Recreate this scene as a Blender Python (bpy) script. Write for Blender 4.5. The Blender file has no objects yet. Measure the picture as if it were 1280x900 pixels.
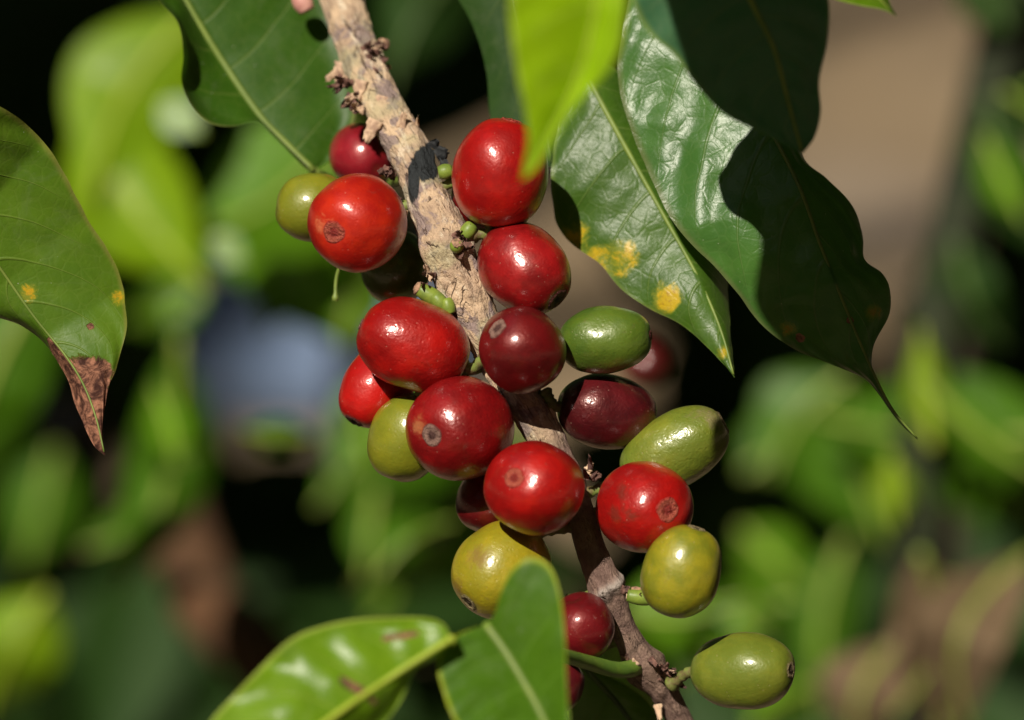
import bpy, math, random
from mathutils import Vector, Matrix, noise

random.seed(7)
SC = bpy.context.scene
COL = SC.collection

# ------------------------------------------------------------------ camera, light, exposure
TILT = 20.0                       # the camera looks down by this much
DIST = 50.0                       # cm from lens to the branch
R3 = Matrix.Rotation(math.radians(90 - TILT), 3, 'X')
FOCUS = Vector((0, 0, 1.0))

def W(x, y, z):                   # cm around the branch (right, up, towards the lens) -> world metres
    return FOCUS + R3 @ Vector((x, y, z)) * 0.01

def P(px, py, d=0.0):             # a point seen at px,py in the photograph, d cm nearer than the branch
    s = (DIST - d) / DIST
    return W((px - 640) / 100 * s, (450 - py) / 100 * s, d)

cam_data = bpy.data.cameras.new('camera')
cam = bpy.data.objects.new('camera', cam_data); COL.objects.link(cam)
cam.location = W(0, 0, DIST); cam.rotation_euler = (math.radians(90 - TILT), 0, 0)
cam_data.sensor_width = 36; cam_data.lens = 36 * DIST / 12.8
cam_data.clip_start = 0.01; cam_data.clip_end = 500
cam_data.dof.use_dof = True; cam_data.dof.focus_distance = (DIST - 0.35) / 100
cam_data.dof.aperture_fstop = 11.0
SC.camera = cam

SUN_CAM = Vector((-0.286, 0.496, 0.82)).normalized()
SUN = (R3 @ SUN_CAM).normalized()
world = bpy.data.worlds.new('World'); SC.world = world; world.use_nodes = True
wn = world.node_tree.nodes; wl = world.node_tree.links
sky = wn.new('ShaderNodeTexSky'); sky.sky_type = 'NISHITA'; sky.sun_disc = False
sky.sun_elevation = math.asin(SUN.z); sky.sun_rotation = math.atan2(SUN.x, SUN.y)
wl.new(sky.outputs[0], wn['Background'].inputs[0]); wn['Background'].inputs[1].default_value = 0.05
sl = bpy.data.lights.new('sun', 'SUN'); sl.energy = 5.0; sl.angle = math.radians(0.55); sl.color = (1.0, 0.92, 0.79)
so = bpy.data.objects.new('sun', sl); COL.objects.link(so)
so.rotation_euler = SUN.to_track_quat('Z', 'Y').to_euler(); so.location = (0, -1, 4)
SC.view_settings.view_transform = 'Standard'; SC.view_settings.look = 'None'
SC.view_settings.exposure = 0.16; SC.view_settings.gamma = 1.0

# ------------------------------------------------------------------ helpers
def link(o): COL.objects.link(o); return o

def thing(name, loc, label, cat, group=None, kind=None):
    o = link(bpy.data.objects.new(name, None)); o.location = loc
    o.empty_display_size = 0.005
    o['label'] = label; o['category'] = cat
    if group: o['group'] = group
    if kind: o['kind'] = kind
    return o

def mesh(name, verts, faces, mat, parent=None, origin=None, attrs=None, uv=None, smooth=True):
    """verts in world metres; stored relative to origin."""
    og = Vector(origin) if origin is not None else Vector((0, 0, 0))
    me = bpy.data.meshes.new(name)
    me.from_pydata([tuple(Vector(v) - og) for v in verts], [], faces)
    if smooth:
        me.polygons.foreach_set('use_smooth', [True] * len(me.polygons))
    if uv is not None:
        l = me.uv_layers.new(name='UVMap')
        for lp in me.loops: l.data[lp.index].uv = uv[lp.vertex_index]
    for k, vals in (attrs or {}).items():
        a = me.attributes.new(k, 'FLOAT', 'POINT'); a.data.foreach_set('value', vals)
    me.materials.append(mat); me.update()
    o = link(bpy.data.objects.new(name, me))
    if parent is not None: o.parent = parent
    elif origin is not None: o.location = og
    return o

def catmull(pts, n):
    pts = [Vector(p) for p in pts]
    if len(pts) == 2: return [pts[0].lerp(pts[1], i / (n - 1)) for i in range(n)]
    dense = []
    for i in range(len(pts) - 1):
        p0 = pts[i - 1] if i else pts[0] * 2 - pts[1]
        p1, p2 = pts[i], pts[i + 1]
        p3 = pts[i + 2] if i + 2 < len(pts) else pts[-1] * 2 - pts[-2]
        for k in range(16):
            t = k / 16
            dense.append(0.5 * ((2 * p1) + (p2 - p0) * t + (2 * p0 - 5 * p1 + 4 * p2 - p3) * t * t + (3 * p1 - p0 - 3 * p2 + p3) * t ** 3))
    dense.append(pts[-1])
    L = [0]
    for a, b in zip(dense, dense[1:]): L.append(L[-1] + (b - a).length)
    out, j = [], 0
    for i in range(n):
        s = L[-1] * i / (n - 1)
        while j < len(L) - 2 and L[j + 1] < s: j += 1
        u = (s - L[j]) / max(1e-9, L[j + 1] - L[j])
        out.append(dense[j].lerp(dense[j + 1], min(1, u)))
    return out

def sstep(a, b, x):
    t = max(0, min(1, (x - a) / (b - a))); return t * t * (3 - 2 * t)

def tube(pts, radii, seg=12, cap=True):
    """world points -> verts, faces"""
    V, F = [], []
    up = Vector((0.31, 0.2, 0.93)).normalized()
    n = len(pts); prev = None
    for i, p in enumerate(pts):
        t = (pts[min(i + 1, n - 1)] - pts[max(i - 1, 0)]).normalized()
        u = (prev - t * prev.dot(t)) if prev is not None else up.cross(t)
        if u.length < 1e-9: u = Vector((1, 0, 0)).cross(t)
        u.normalize(); prev = u; w = t.cross(u)
        for k in range(seg):
            a = 2 * math.pi * k / seg
            V.append(p + (u * math.cos(a) + w * math.sin(a)) * radii[i])
    for i in range(n - 1):
        for k in range(seg):
            k2 = (k + 1) % seg
            F.append((i * seg + k, i * seg + k2, (i + 1) * seg + k2, (i + 1) * seg + k))
    if cap:
        V.append(pts[0]); F += [(len(V) - 1, (k + 1) % seg, k) for k in range(seg)]
        V.append(pts[-1]); b = (n - 1) * seg
        F += [(len(V) - 1, b + k, b + (k + 1) % seg) for k in range(seg)]
    return V, F

# ------------------------------------------------------------------ node material helpers
class NT:
    def __init__(s, name):
        s.m = bpy.data.materials.new(name); s.m.use_nodes = True
        s.t = s.m.node_tree; s.t.nodes.clear()
        s.out = s.t.nodes.new('ShaderNodeOutputMaterial')
    def n(s, typ, **kw):
        nd = s.t.nodes.new('ShaderNode' + typ)
        for k, v in kw.items(): setattr(nd, k, v)
        return nd
    def set(s, sock, v):
        if isinstance(v, bpy.types.NodeSocket): s.t.links.new(v, sock)
        elif isinstance(v, (tuple, list)) and len(v) == 3 and sock.type == 'RGBA': sock.default_value = (*v, 1)
        else: sock.default_value = v
    def math(s, op, a, b=0.0, c=None, clamp=False):
        nd = s.n('Math', operation=op, use_clamp=clamp); s.set(nd.inputs[0], a); s.set(nd.inputs[1], b)
        if c is not None: s.set(nd.inputs[2], c)
        return nd.outputs[0]
    def mix(s, f, a, b, blend='MIX'):
        nd = s.n('Mix', data_type='RGBA', blend_type=blend); s.set(nd.inputs[0], f); s.set(nd.inputs[6], a); s.set(nd.inputs[7], b)
        return nd.outputs[2]
    def ramp(s, f, a, b, lo=0.0, hi=1.0):
        nd = s.n('MapRange', clamp=True, interpolation_type='SMOOTHSTEP'); s.set(nd.inputs[0], f)
        nd.inputs[1].default_value = a; nd.inputs[2].default_value = b; nd.inputs[3].default_value = lo; nd.inputs[4].default_value = hi
        return nd.outputs[0]
    def coord(s, off=(0, 0, 0), scale=(1, 1, 1)):
        tc = s.n('TexCoord'); mp = s.n('Mapping'); mp.inputs[1].default_value = off; mp.inputs[3].default_value = scale
        s.t.links.new(tc.outputs['Object'], mp.inputs[0]); return mp.outputs[0]
    def noise(s, co, scale, detail=4, rough=0.55, dist=0.0):
        nd = s.n('TexNoise'); s.set(nd.inputs['Vector'], co); nd.inputs['Scale'].default_value = scale
        nd.inputs['Detail'].default_value = detail; nd.inputs['Roughness'].default_value = rough; nd.inputs['Distortion'].default_value = dist
        return nd.outputs[0]
    def voro(s, co, scale, feature='F1'):
        nd = s.n('TexVoronoi', feature=feature); s.set(nd.inputs['Vector'], co); nd.inputs['Scale'].default_value = scale
        return nd.outputs[0]
    def attr(s, name):
        return s.n('Attribute', attribute_name=name).outputs['Fac']
    def bump(s, h, strength, dist):
        nd = s.n('Bump'); s.set(nd.inputs['Height'], h); nd.inputs['Strength'].default_value = strength; nd.inputs['Distance'].default_value = dist
        return nd.outputs[0]
    def principled(s, col, rough, bump=None, spec=0.5, **kw):
        b = s.n('BsdfPrincipled'); s.set(b.inputs['Base Color'], col); s.set(b.inputs['Roughness'], rough)
        s.set(b.inputs['Specular IOR Level'], spec)
        if bump is not None: s.t.links.new(bump, b.inputs['Normal'])
        for k, v in kw.items(): s.set(b.inputs[k.replace('_', ' ')], v)
        return b
    def done(s, sh):
        s.t.links.new(sh, s.out.inputs[0]); return s.m

def rnd_off(): return (random.uniform(-9, 9), random.uniform(-9, 9), random.uniform(-9, 9))

def leaf_mat(name, base, dark, vein, nv=8, trans=0.22, tcol=None, rough=0.34, bump=0.5, yellow=(0.55, 0.33, 0.01),
             edge=None, spec=0.36, crinkle=0.5, vk=0.16, veinw=0.05, mott=0.6):
    N = NT(name)
    co = N.coord(rnd_off(), (100, 100, 100))          # centimetres
    uvn = N.n('UVMap'); sep = N.n('SeparateXYZ'); N.t.links.new(uvn.outputs[0], sep.inputs[0])
    s = N.math('MULTIPLY_ADD', sep.outputs[0], 2.0, -1.0); a = N.math('ABSOLUTE', s); v = sep.outputs[1]
    jit = N.math('MULTIPLY', N.math('SUBTRACT', N.noise(co, 1.1, 2), 0.5), 0.02)
    side = N.math('MULTIPLY', N.math('GREATER_THAN', s, 0.0), 0.45 / nv)
    ph = N.math('MULTIPLY', N.math('ADD', N.math('ADD', N.math('SUBTRACT', v, N.math('MULTIPLY', N.math('POWER', a, 1.35), vk)), jit), side), nv)
    fr = N.math('ABSOLUTE', N.math('SUBTRACT', N.math('FRACT', ph), 0.5))       # .5 at the vein
    w = N.math('MULTIPLY_ADD', a, -veinw * 0.75, veinw)
    vm = N.math('MULTIPLY', N.ramp(N.math('DIVIDE', N.math('SUBTRACT', 0.5, fr), w), 1.0, 0.2), N.ramp(a, 1.0, 0.7))
    big = N.noise(co, 0.55, 3); mid = N.noise(co, 2.6, 4); fine = N.noise(co, 22, 3)
    net = N.voro(co, 5.5, 'DISTANCE_TO_EDGE')
    netm = N.ramp(net, 0.0, 0.09, 1.0, 0.0)
    c = N.mix(N.math('MULTIPLY', N.ramp(N.math('MULTIPLY_ADD', big, 0.6, N.math('MULTIPLY', mid, 0.4)), 0.36, 0.62), mott), base, dark)
    c = N.mix(N.math('MULTIPLY', netm, 0.12), c, vein)
    c = N.mix(N.math('MULTIPLY', vm, 0.42), c, vein)
    if edge is not None:
        c = N.mix(N.math('MULTIPLY', N.ramp(a, 0.93, 1.0), 0.8), c, edge)
    # marks of its own: yellow blotches, dry brown tissue, specks of dust
    blot = N.math('ADD', N.math('MULTIPLY', N.math('SUBTRACT', N.noise(co, 3.2, 6, 0.74, 0.8), 0.5), 3.4), N.attr('yellow'))
    halo = N.ramp(N.math('ADD', blot, N.math('MULTIPLY', N.attr('yellow'), 0.6)), 0.25, 0.9, 0, 0.75)
    ye = N.math('MULTIPLY', N.ramp(blot, 0.40, 0.85), N.ramp(N.attr('yellow'), 0.0, 0.35))
    c = N.mix(N.math('MULTIPLY', halo, N.ramp(N.attr('yellow'), 0.0, 0.25)), c, (0.26, 0.27, 0.02))
    c = N.mix(ye, c, yellow)
    c = N.mix(N.math('MULTIPLY', ye, N.ramp(fine, 0.55, 0.68, 0, 0.5)), c, (0.25, 0.10, 0.02))
    film = N.math('MULTIPLY', N.ramp(N.noise(co, 1.7, 6, 0.7, 1.0), 0.50, 0.68, 0, 0.09), 1.0)
    c = N.mix(film, c, (0.22, 0.24, 0.15))
    brn = N.ramp(N.math('MULTIPLY_ADD', N.math('SUBTRACT', N.noise(co, 3.4, 6, 0.7, 0.6), 0.5), 1.5, N.attr('brown')), 0.4, 0.62)
    bcol = N.mix(N.ramp(N.noise(co, 4.5, 5, 0.7, 1.2), 0.38, 0.64), (0.05, 0.018, 0.013), (0.42, 0.19, 0.115))
    c = N.mix(brn, c, bcol)
    dust = N.math('MULTIPLY', N.ramp(N.voro(co, 7.0), 0.075, 0.03), N.ramp(N.noise(co, 1.3, 2), 0.50, 0.60))
    c = N.mix(N.math('MULTIPLY', dust, 0.7), c, (0.42, 0.42, 0.33))
    h = N.math('MULTIPLY', vm, -0.45)
    h = N.math('ADD', h, N.math('MULTIPLY', N.ramp(net, 0.0, 0.12), 0.10 * crinkle))
    h = N.math('ADD', h, N.math('MULTIPLY', N.noise(co, 5, 5, 0.62, 0.4), 0.75 * crinkle))
    h = N.math('ADD', h, N.math('MULTIPLY', fine, 0.20 * crinkle))
    h = N.math('ADD', h, N.math('MULTIPLY', brn, N.math('MULTIPLY', N.noise(co, 5.0, 5, 0.7, 1.2), 4.0)))
    bp = N.bump(h, bump, 0.0004)
    ro = N.math('MULTIPLY_ADD', fine, 0.12, rough - 0.06)
    ro = N.math('ADD', ro, N.math('MULTIPLY', brn, 0.3))
    pb = N.principled(c, ro, bp, spec)
    tr = N.n('BsdfTranslucent')
    tcv = N.mix(brn, N.mix(ye, N.mix(N.math('MULTIPLY', vm, 0.4), tcol or tuple(min(1, x * 2.2) for x in base), vein), yellow), (0.25, 0.08, 0.03))
    N.set(tr.inputs[0], tcv)
    ms = N.n('MixShader'); ms.inputs[0].default_value = trans
    N.t.links.new(pb.outputs[0], ms.inputs[1]); N.t.links.new(tr.outputs[0], ms.inputs[2])
    return N.done(ms.outputs[0])

def plain_mat(name, c1, c2, rough=0.6, scale=6, bump=0.3, dist=0.0003, spec=0.4, off=True):
    N = NT(name); co = N.coord(rnd_off(), (100, 100, 100))
    n = N.noise(co, scale, 5, 0.6)
    return N.done(N.principled(N.mix(N.ramp(n, 0.35, 0.65), c1, c2), rough, N.bump(n, bump, dist), spec).outputs[0])

# ------------------------------------------------------------------ leaf builder
def leaf(label, mid, left, right, dm, dl, dr, mat, ribmat, group=None, n=90, m=14, puff=0.06, wave=0.03, nv=8, vk=0.16,
         yellow=(), brown=(), rib=(0.045, 0.014), petiole=None, name='coffee_leaf', fray=0.0, margin_wave=0.0, cat='leaf', curl=0.0, pucker=0.0):
    """mid/left/right run base -> tip in photo pixels; dm = depths along the midrib; dl, dr = how much nearer the margins lie."""
    def depth(lst, t):
        if isinstance(lst, (int, float)): return lst
        x = t * (len(lst) - 1); i = min(int(x), len(lst) - 2)
        return lst[i] + (lst[i + 1] - lst[i]) * (x - i)
    b, tp = mid[0], mid[-1]
    M2 = catmull([(*p, 0) for p in mid], n)
    L2 = catmull([(*b, 0)] + [(*p, 0) for p in left] + [(*tp, 0)], n)
    R2 = catmull([(*b, 0)] + [(*p, 0) for p in right] + [(*tp, 0)], n)
    V, uv, A1, A2 = [], [], [], []
    seed = random.uniform(0, 99)
    for i in range(n):
        t = i / (n - 1); env = math.sin(math.pi * min(1, max(0, t))) ** 0.5
        d0 = depth(dm, t)
        for k in range(-m, m + 1):
            s = k / m; a = abs(s)
            S = L2[i] if s < 0 else R2[i]; ds = depth(dl if s < 0 else dr, t)
            q = M2[i].lerp(S, a)
            e = math.sin(math.pi * a) * puff + curl * max(0, a - 0.72) ** 2 * 10
            ph = nv * (t - vk * a ** 1.35 + (0.45 / nv if s > 0 else 0)) * 2 * math.pi
            d = d0 + (ds * a ** 1.15 + e + wave * (0.55 + 0.9 * noise.noise(Vector((t * 5, s * 2.2, seed + 3)))) * math.cos(ph) * a * (1 - 0.35 * a)) * env
            d += margin_wave * a * a * env * math.sin(t * 17 + seed + (2 if s > 0 else 0))
            x, y = q.x, q.y
            if fray and a == 1:
                j = noise.noise(Vector((t * 26, seed, s))) * fray; x += j; y += j * 0.6
            d += (0.02 + pucker) * noise.noise(Vector((x / 75, y / 75, seed))) + pucker * 0.45 * noise.noise(Vector((x / 28, y / 28, seed + 7)))
            V.append(P(x, y, d)); uv.append((s * 0.5 + 0.5, t))
            A1.append(max([0.0] + [1 - ((q.x - cx) ** 2 + (q.y - cy) ** 2) ** 0.5 / r for cx, cy, r in yellow]))
            bv = 0.0
            for br in brown:
                if len(br) == 3: bv = max(bv, 1.6 * (1 - ((q.x - br[0]) ** 2 + (q.y - br[1]) ** 2) ** 0.5 / br[2]))
                else:                     # (x0,y0,x1,y1,halfwidth0,halfwidth1) a dry streak
                    dx, dy = br[2] - br[0], br[3] - br[1]; u = max(0, min(1, ((q.x - br[0]) * dx + (q.y - br[1]) * dy) / (dx * dx + dy * dy)))
                    dd = math.hypot(q.x - br[0] - dx * u, q.y - br[1] - dy * u); bv = max(bv, 1.5 * (1 - dd / (br[4] + (br[5] - br[4]) * u)))
            A2.append(min(1.2, bv))
    c = 2 * m + 1
    F = [(i * c + k, i * c + k + 1, (i + 1) * c + k + 1, (i + 1) * c + k) for i in range(n - 1) for k in range(c - 1)]
    base = V[m]
    root = thing(name, base, label, cat, group)
    mesh('blade', V, F, mat, root, base, {'yellow': A1, 'brown': A2}, uv)
    if rib:
        pts = [P(M2[i].x, M2[i].y, depth(dm, i / (n - 1)) + 0.3 * rib[0]) for i in range(0, n - 1, 2)]
        rr = [(rib[0] + (rib[1] - rib[0]) * (i / len(pts)) ** 0.8) * 0.01 for i in range(len(pts))]
        tv, tf = tube(pts, rr, 8); mesh('midrib', tv, tf, ribmat, root, base)
    if petiole:
        pts = catmull([P(*q) for q in petiole], 14)
        tv, tf = tube(pts, [0.0006] * 14, 10); mesh('petiole', tv, tf, ribmat, root, base)
    return root

def auto_leaf(label, b, tp, wid, dm, mat, ribmat, bend=0.0, fold=0.3, group=None, skew=0.0, **kw):
    """an ovate, pointed leaf from base pixel to tip pixel"""
    b, tp = Vector(b), Vector(tp); ax = tp - b; L = ax.length; nn = Vector((-ax.y, ax.x)).normalized()
    mid = [tuple(b + ax * t + nn * bend * L * math.sin(math.pi * t)) for t in (0, .2, .4, .6, .8, 1)]
    prof = [(.08, .3), (.2, .72), (.35, .97), (.48, 1), (.62, .85), (.75, .57), (.86, .25), (.93, .09)]
    l = [tuple(b + ax * t + nn * (bend * L * math.sin(math.pi * t) + w * wid * (1 + skew))) for t, w in prof]
    r = [tuple(b + ax * t + nn * (bend * L * math.sin(math.pi * t) - w * wid * (1 - skew))) for t, w in prof]
    kw.setdefault('n', 40); kw.setdefault('m', 7)
    return leaf(label, mid, l, r, dm, fold[0] if isinstance(fold, tuple) else fold, fold[1] if isinstance(fold, tuple) else fold, mat, ribmat, group, **kw)

# ------------------------------------------------------------------ ground
Ng = NT('bare_soil'); co = Ng.coord((0, 0, 0), (1, 1, 1))
g1 = Ng.noise(co, 2.2, 5, 0.6); g2 = Ng.noise(co, 14, 5, 0.65); g3 = Ng.noise(co, 0.9, 2)
cg = Ng.mix(Ng.ramp(g1, 0.35, 0.65), (0.245, 0.18, 0.108), (0.15, 0.108, 0.064))
cg = Ng.mix(Ng.math('MULTIPLY', Ng.ramp(g2, 0.5, 0.7), 0.6), cg, (0.33, 0.26, 0.18))
cg = Ng.mix(Ng.math('MULTIPLY', Ng.ramp(g3, 0.52, 0.7), 0.5), cg, (0.25, 0.215, 0.19))
soil = Ng.done(Ng.principled(cg, 0.95, Ng.bump(g2, 0.6, 0.02), 0.1).outputs[0])
gv, gf, GN = [], [], 90
for j in range(GN + 1):
    for i in range(GN + 1):
        u, v = i / GN * 2 - 1, j / GN * 2 - 1
        x = math.copysign(abs(u) ** 3 * 250, u); y = math.copysign(abs(v) ** 3 * 250, v) + 2.2
        z = 0.05 * noise.noise(Vector((x * 1.4, y * 1.4, 0))) + 0.02 * noise.noise(Vector((x * 5, y * 5, 3)))
        gv.append((x, y, z))
for j in range(GN):
    for i in range(GN):
        k = j * (GN + 1) + i; gf.append((k, k + 1, k + GN + 2, k + GN + 1))
gnd = mesh('ground', gv, gf, soil); gnd['kind'] = 'structure'; gnd['label'] = 'bare tan soil seen out of focus behind the plant'

# ------------------------------------------------------------------ branch
BR = [(402, -60, -2.6, 25), (425, 0, -2.1, 25), (447, 60, -1.6, 26), (477, 128, -1.0, 26), (512, 190, -.5, 26), (531, 240, -.2, 25), (556, 300, 0, 27),
      (582, 368, 0, 31), (610, 425, 0, 28), (640, 478, 0, 25), (668, 522, 0, 25), (694, 570, 0, 23), (722, 635, .02, 19),
      (738, 685, .05, 19), (760, 738, 0, 21), (779, 785, -.15, 17), (803, 830, -.35, 21), (834, 870, -.6, 17), (860, 925, -.9, 17), (885, 985, -1.2, 16)]
ctr = catmull([(x, y, d * 100) for x, y, d, r in BR], 560)
rad = catmull([(x, y, r) for x, y, d, r in BR], 560)
def branch_at(py):
    return min(ctr, key=lambda c: abs(c.y - py))

Nb = NT('bark'); co = Nb.coord((2, 5, 1), (100, 100, 100))
low, blk = Nb.attr('low'), Nb.attr('black'); crk = Nb.attr('crack'); ringa = Nb.attr('ring')
uvb = Nb.n('UVMap'); mpb = Nb.n('Mapping'); Nb.t.links.new(uvb.outputs[0], mpb.inputs[0]); mpb.inputs[3].default_value = (1.0, 0.42, 1.0)
st = mpb.outputs[0]                                                  # stretched along the wood
b1, b2, b3 = Nb.noise(co, 1.6, 6, 0.62), Nb.noise(st, 6.5, 6, 0.66, 0.5), Nb.noise(co, 30, 4, 0.6)
fib = Nb.noise(st, 22, 4, 0.6)
seam = Nb.math('MULTIPLY', Nb.ramp(Nb.math('ABSOLUTE', Nb.math('SUBTRACT', Nb.noise(st, 3.2, 4, 0.55, 0.8), 0.5)), 0.018, 0.0), Nb.ramp(Nb.noise(co, 2.1, 2), 0.50, 0.60))
tan = Nb.mix(Nb.ramp(b1, 0.38, 0.60), (0.62, 0.445, 0.29), (0.40, 0.28, 0.195))
tan = Nb.mix(Nb.ramp(Nb.noise(co, 2.6, 4, 0.6, 0.8), 0.50, 0.57, 0, 0.95), tan, (0.27, 0.20, 0.185))
tan = Nb.mix(Nb.ramp(b2, 0.52, 0.68, 0, 0.9), tan, (0.74, 0.62, 0.46))
tan = Nb.mix(Nb.math('MULTIPLY', Nb.ramp(Nb.noise(co, 1.4, 3), 0.52, 0.66), 0.45), tan, (0.42, 0.41, 0.22))
tan = Nb.mix(Nb.ramp(fib, 0.56, 0.70, 0, 0.35), tan, (0.24, 0.16, 0.11))
tan = Nb.mix(Nb.math('MULTIPLY', seam, 0.8), tan, (0.12, 0.07, 0.045))
brn = Nb.mix(Nb.ramp(b1, 0.40, 0.60), (0.32, 0.21, 0.16), (0.18, 0.11, 0.09))
brn = Nb.mix(Nb.ramp(b2, 0.58, 0.70, 0, 0.9), brn, (0.52, 0.38, 0.27))
brn = Nb.mix(Nb.ramp(fib, 0.56, 0.68, 0, 0.5), brn, (0.06, 0.035, 0.03))
cb = Nb.mix(Nb.ramp(Nb.math('MULTIPLY_ADD', Nb.math('SUBTRACT', b1, 0.5), 0.5, low), 0.35, 0.7), tan, brn)
cb = Nb.mix(Nb.ramp(b3, 0.62, 0.72, 0, 0.3), cb, (0.06, 0.04, 0.03))
cb = Nb.mix(crk, cb, (0.05, 0.03, 0.022))
cb = Nb.mix(ringa, cb, (0.42, 0.36, 0.32))
cb = Nb.mix(Nb.ramp(Nb.math('MULTIPLY_ADD', Nb.math('SUBTRACT', b2, 0.5), 1.0, blk), 0.35, 0.55), cb, Nb.mix(b3, (0.008, 0.010, 0.012), (0.035, 0.04, 0.042)))
hb = Nb.math('ADD', Nb.math('ADD', Nb.math('MULTIPLY', b2, 1.6), Nb.math('MULTIPLY', b3, 0.3)), Nb.math('ADD', Nb.math('MULTIPLY', seam, -0.8), Nb.math('MULTIPLY', fib, 0.6)))
bark = Nb.done(Nb.principled(cb, 0.78, Nb.bump(hb, 0.9, 0.0007), 0.3).outputs[0])

SEG = 72
bv, bf, alow, ablk, acrk, aring, buv = [], [], [], [], [], [], []
nodes_at = [(75, 0.30), (190, 0.12), (305, 0.28), (365, 0.2), (478, 0.15), (600, 0.2), (738, 0.24), (835, 0.55)]
for i, c in enumerate(ctr):
    t3 = (ctr[min(i + 1, 559)] - ctr[max(i - 1, 0)]); t3.z = 0; t3.normalize()
    nx = Vector((-t3.y, t3.x, 0))                      # across, in the picture plane
    r = rad[i].z
    swell = sum(a * math.exp(-((c.y - y0) / 15) ** 2) for y0, a in nodes_at)
    ring = max(math.exp(-((c.y - 738 - 0) / 5.0) ** 2), 0.0)
    ring2 = math.exp(-((c.y - 862) / 4.5) ** 2) * 0.6
    for k in range(SEG):
        a = 2 * math.pi * k / SEG; ca, sa = math.cos(a), math.sin(a)
        q = Vector((c.x / 100, c.y / 100, 0)); lowf = sstep(470, 640, c.y)
        pn = Vector((ca * 1.3, c.y / 100 * 0.9, sa * 1.3))
        n1 = noise.noise(pn * 1.1); n2 = noise.noise(Vector((ca * 2.2, c.y / 30, sa * 2.2))); n3 = noise.noise(Vector((ca * 5, c.y / 9, sa * 5)))
        strip = noise.noise(Vector((ca * 1.7 + 7, c.y / 45, sa * 1.7)))      # lengthwise bark strips
        plate = round(strip * 3) / 3
        rr = r * (1 + swell * (0.6 + 0.5 * n1) + 0.08 * n1 + (0.08 - 0.045 * lowf) * n2 + (0.075 - 0.045 * lowf) * n3 + (0.09 * (1 - lowf) + 0.01) * plate)
        yj = c.y + 5 * n2 - (k_off := 7 * ca)
        rg = math.exp(-((yj - 738) / 5.5) ** 2)
        rr *= 0.97 + 0.16 * rg + 0.10 * math.exp(-((yj - 862) / 5) ** 2)
        x, y = c.x + nx.x * ca * rr, c.y + nx.y * ca * rr
        d = c.z / 100 + sa * rr / 100
        bv.append(P(x, y, d)); alow.append(lowf); buv.append((((a + math.pi / 2) % (2 * math.pi)) / (2 * math.pi) * 1.7, c.y / 100 * 1.1))
        edge = abs(strip * 3 - round(strip * 3)); acrk.append(sstep(0.44, 0.5, edge) * (0.5 - 0.4 * lowf))
        aring.append(0.9 * rg); acrk[-1] = max(acrk[-1], 0.8 * math.exp(-((yj - 748) / 3.0) ** 2), 0.8 * math.exp(-((yj - 868) / 3.0) ** 2), 0.6 * math.exp(-((yj - 812) / 2.5) ** 2))
        e1 = ((x - 533) / 17) ** 2 + ((y - 203 - (x - 530) * .1) / 25) ** 2
        e2 = ((x - 517) / 9) ** 2 + ((y - 225) / 34) ** 2
        ablk.append(max(0, 1.1 - 0.75 * e1, 1.0 - 0.8 * e2))
for i in range(559):
    for k in range(SEG):
        k2 = (k + 1) % SEG; bf.append((i * SEG + k, i * SEG + k2, (i + 1) * SEG + k2, (i + 1) * SEG + k))
BASE = P(402, -60, -2.6)
branch = thing('coffee_branch', BASE, 'tan and brown woody branch running diagonally down through the cherries', 'branch')
mesh('wood', bv, bf, bark, branch, BASE, {'low': alow, 'black': ablk, 'crack': acrk, 'ring': aring}, buv)

flake_tan = plain_mat('dry_bark_flake', (0.62, 0.44, 0.29), (0.36, 0.23, 0.16), 0.85, 9, 0.6)
flake_dark = plain_mat('dry_bract', (0.20, 0.10, 0.075), (0.07, 0.035, 0.03), 0.85, 9, 0.6)
flake_black = plain_mat('blackened_bark', (0.012, 0.013, 0.015), (0.03, 0.032, 0.034), 0.8, 12, 0.7)
bud_green = plain_mat('green_bud', (0.20, 0.27, 0.035), (0.13, 0.19, 0.03), 0.45, 6, 0.3)
bud_tip = plain_mat('dry_bud_tip', (0.42, 0.25, 0.15), (0.16, 0.09, 0.06), 0.85, 14, 0.8)
bud_pink = plain_mat('pink_bud', (0.62, 0.33, 0.27), (0.45, 0.2, 0.17), 0.6, 6, 0.3)

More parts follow.
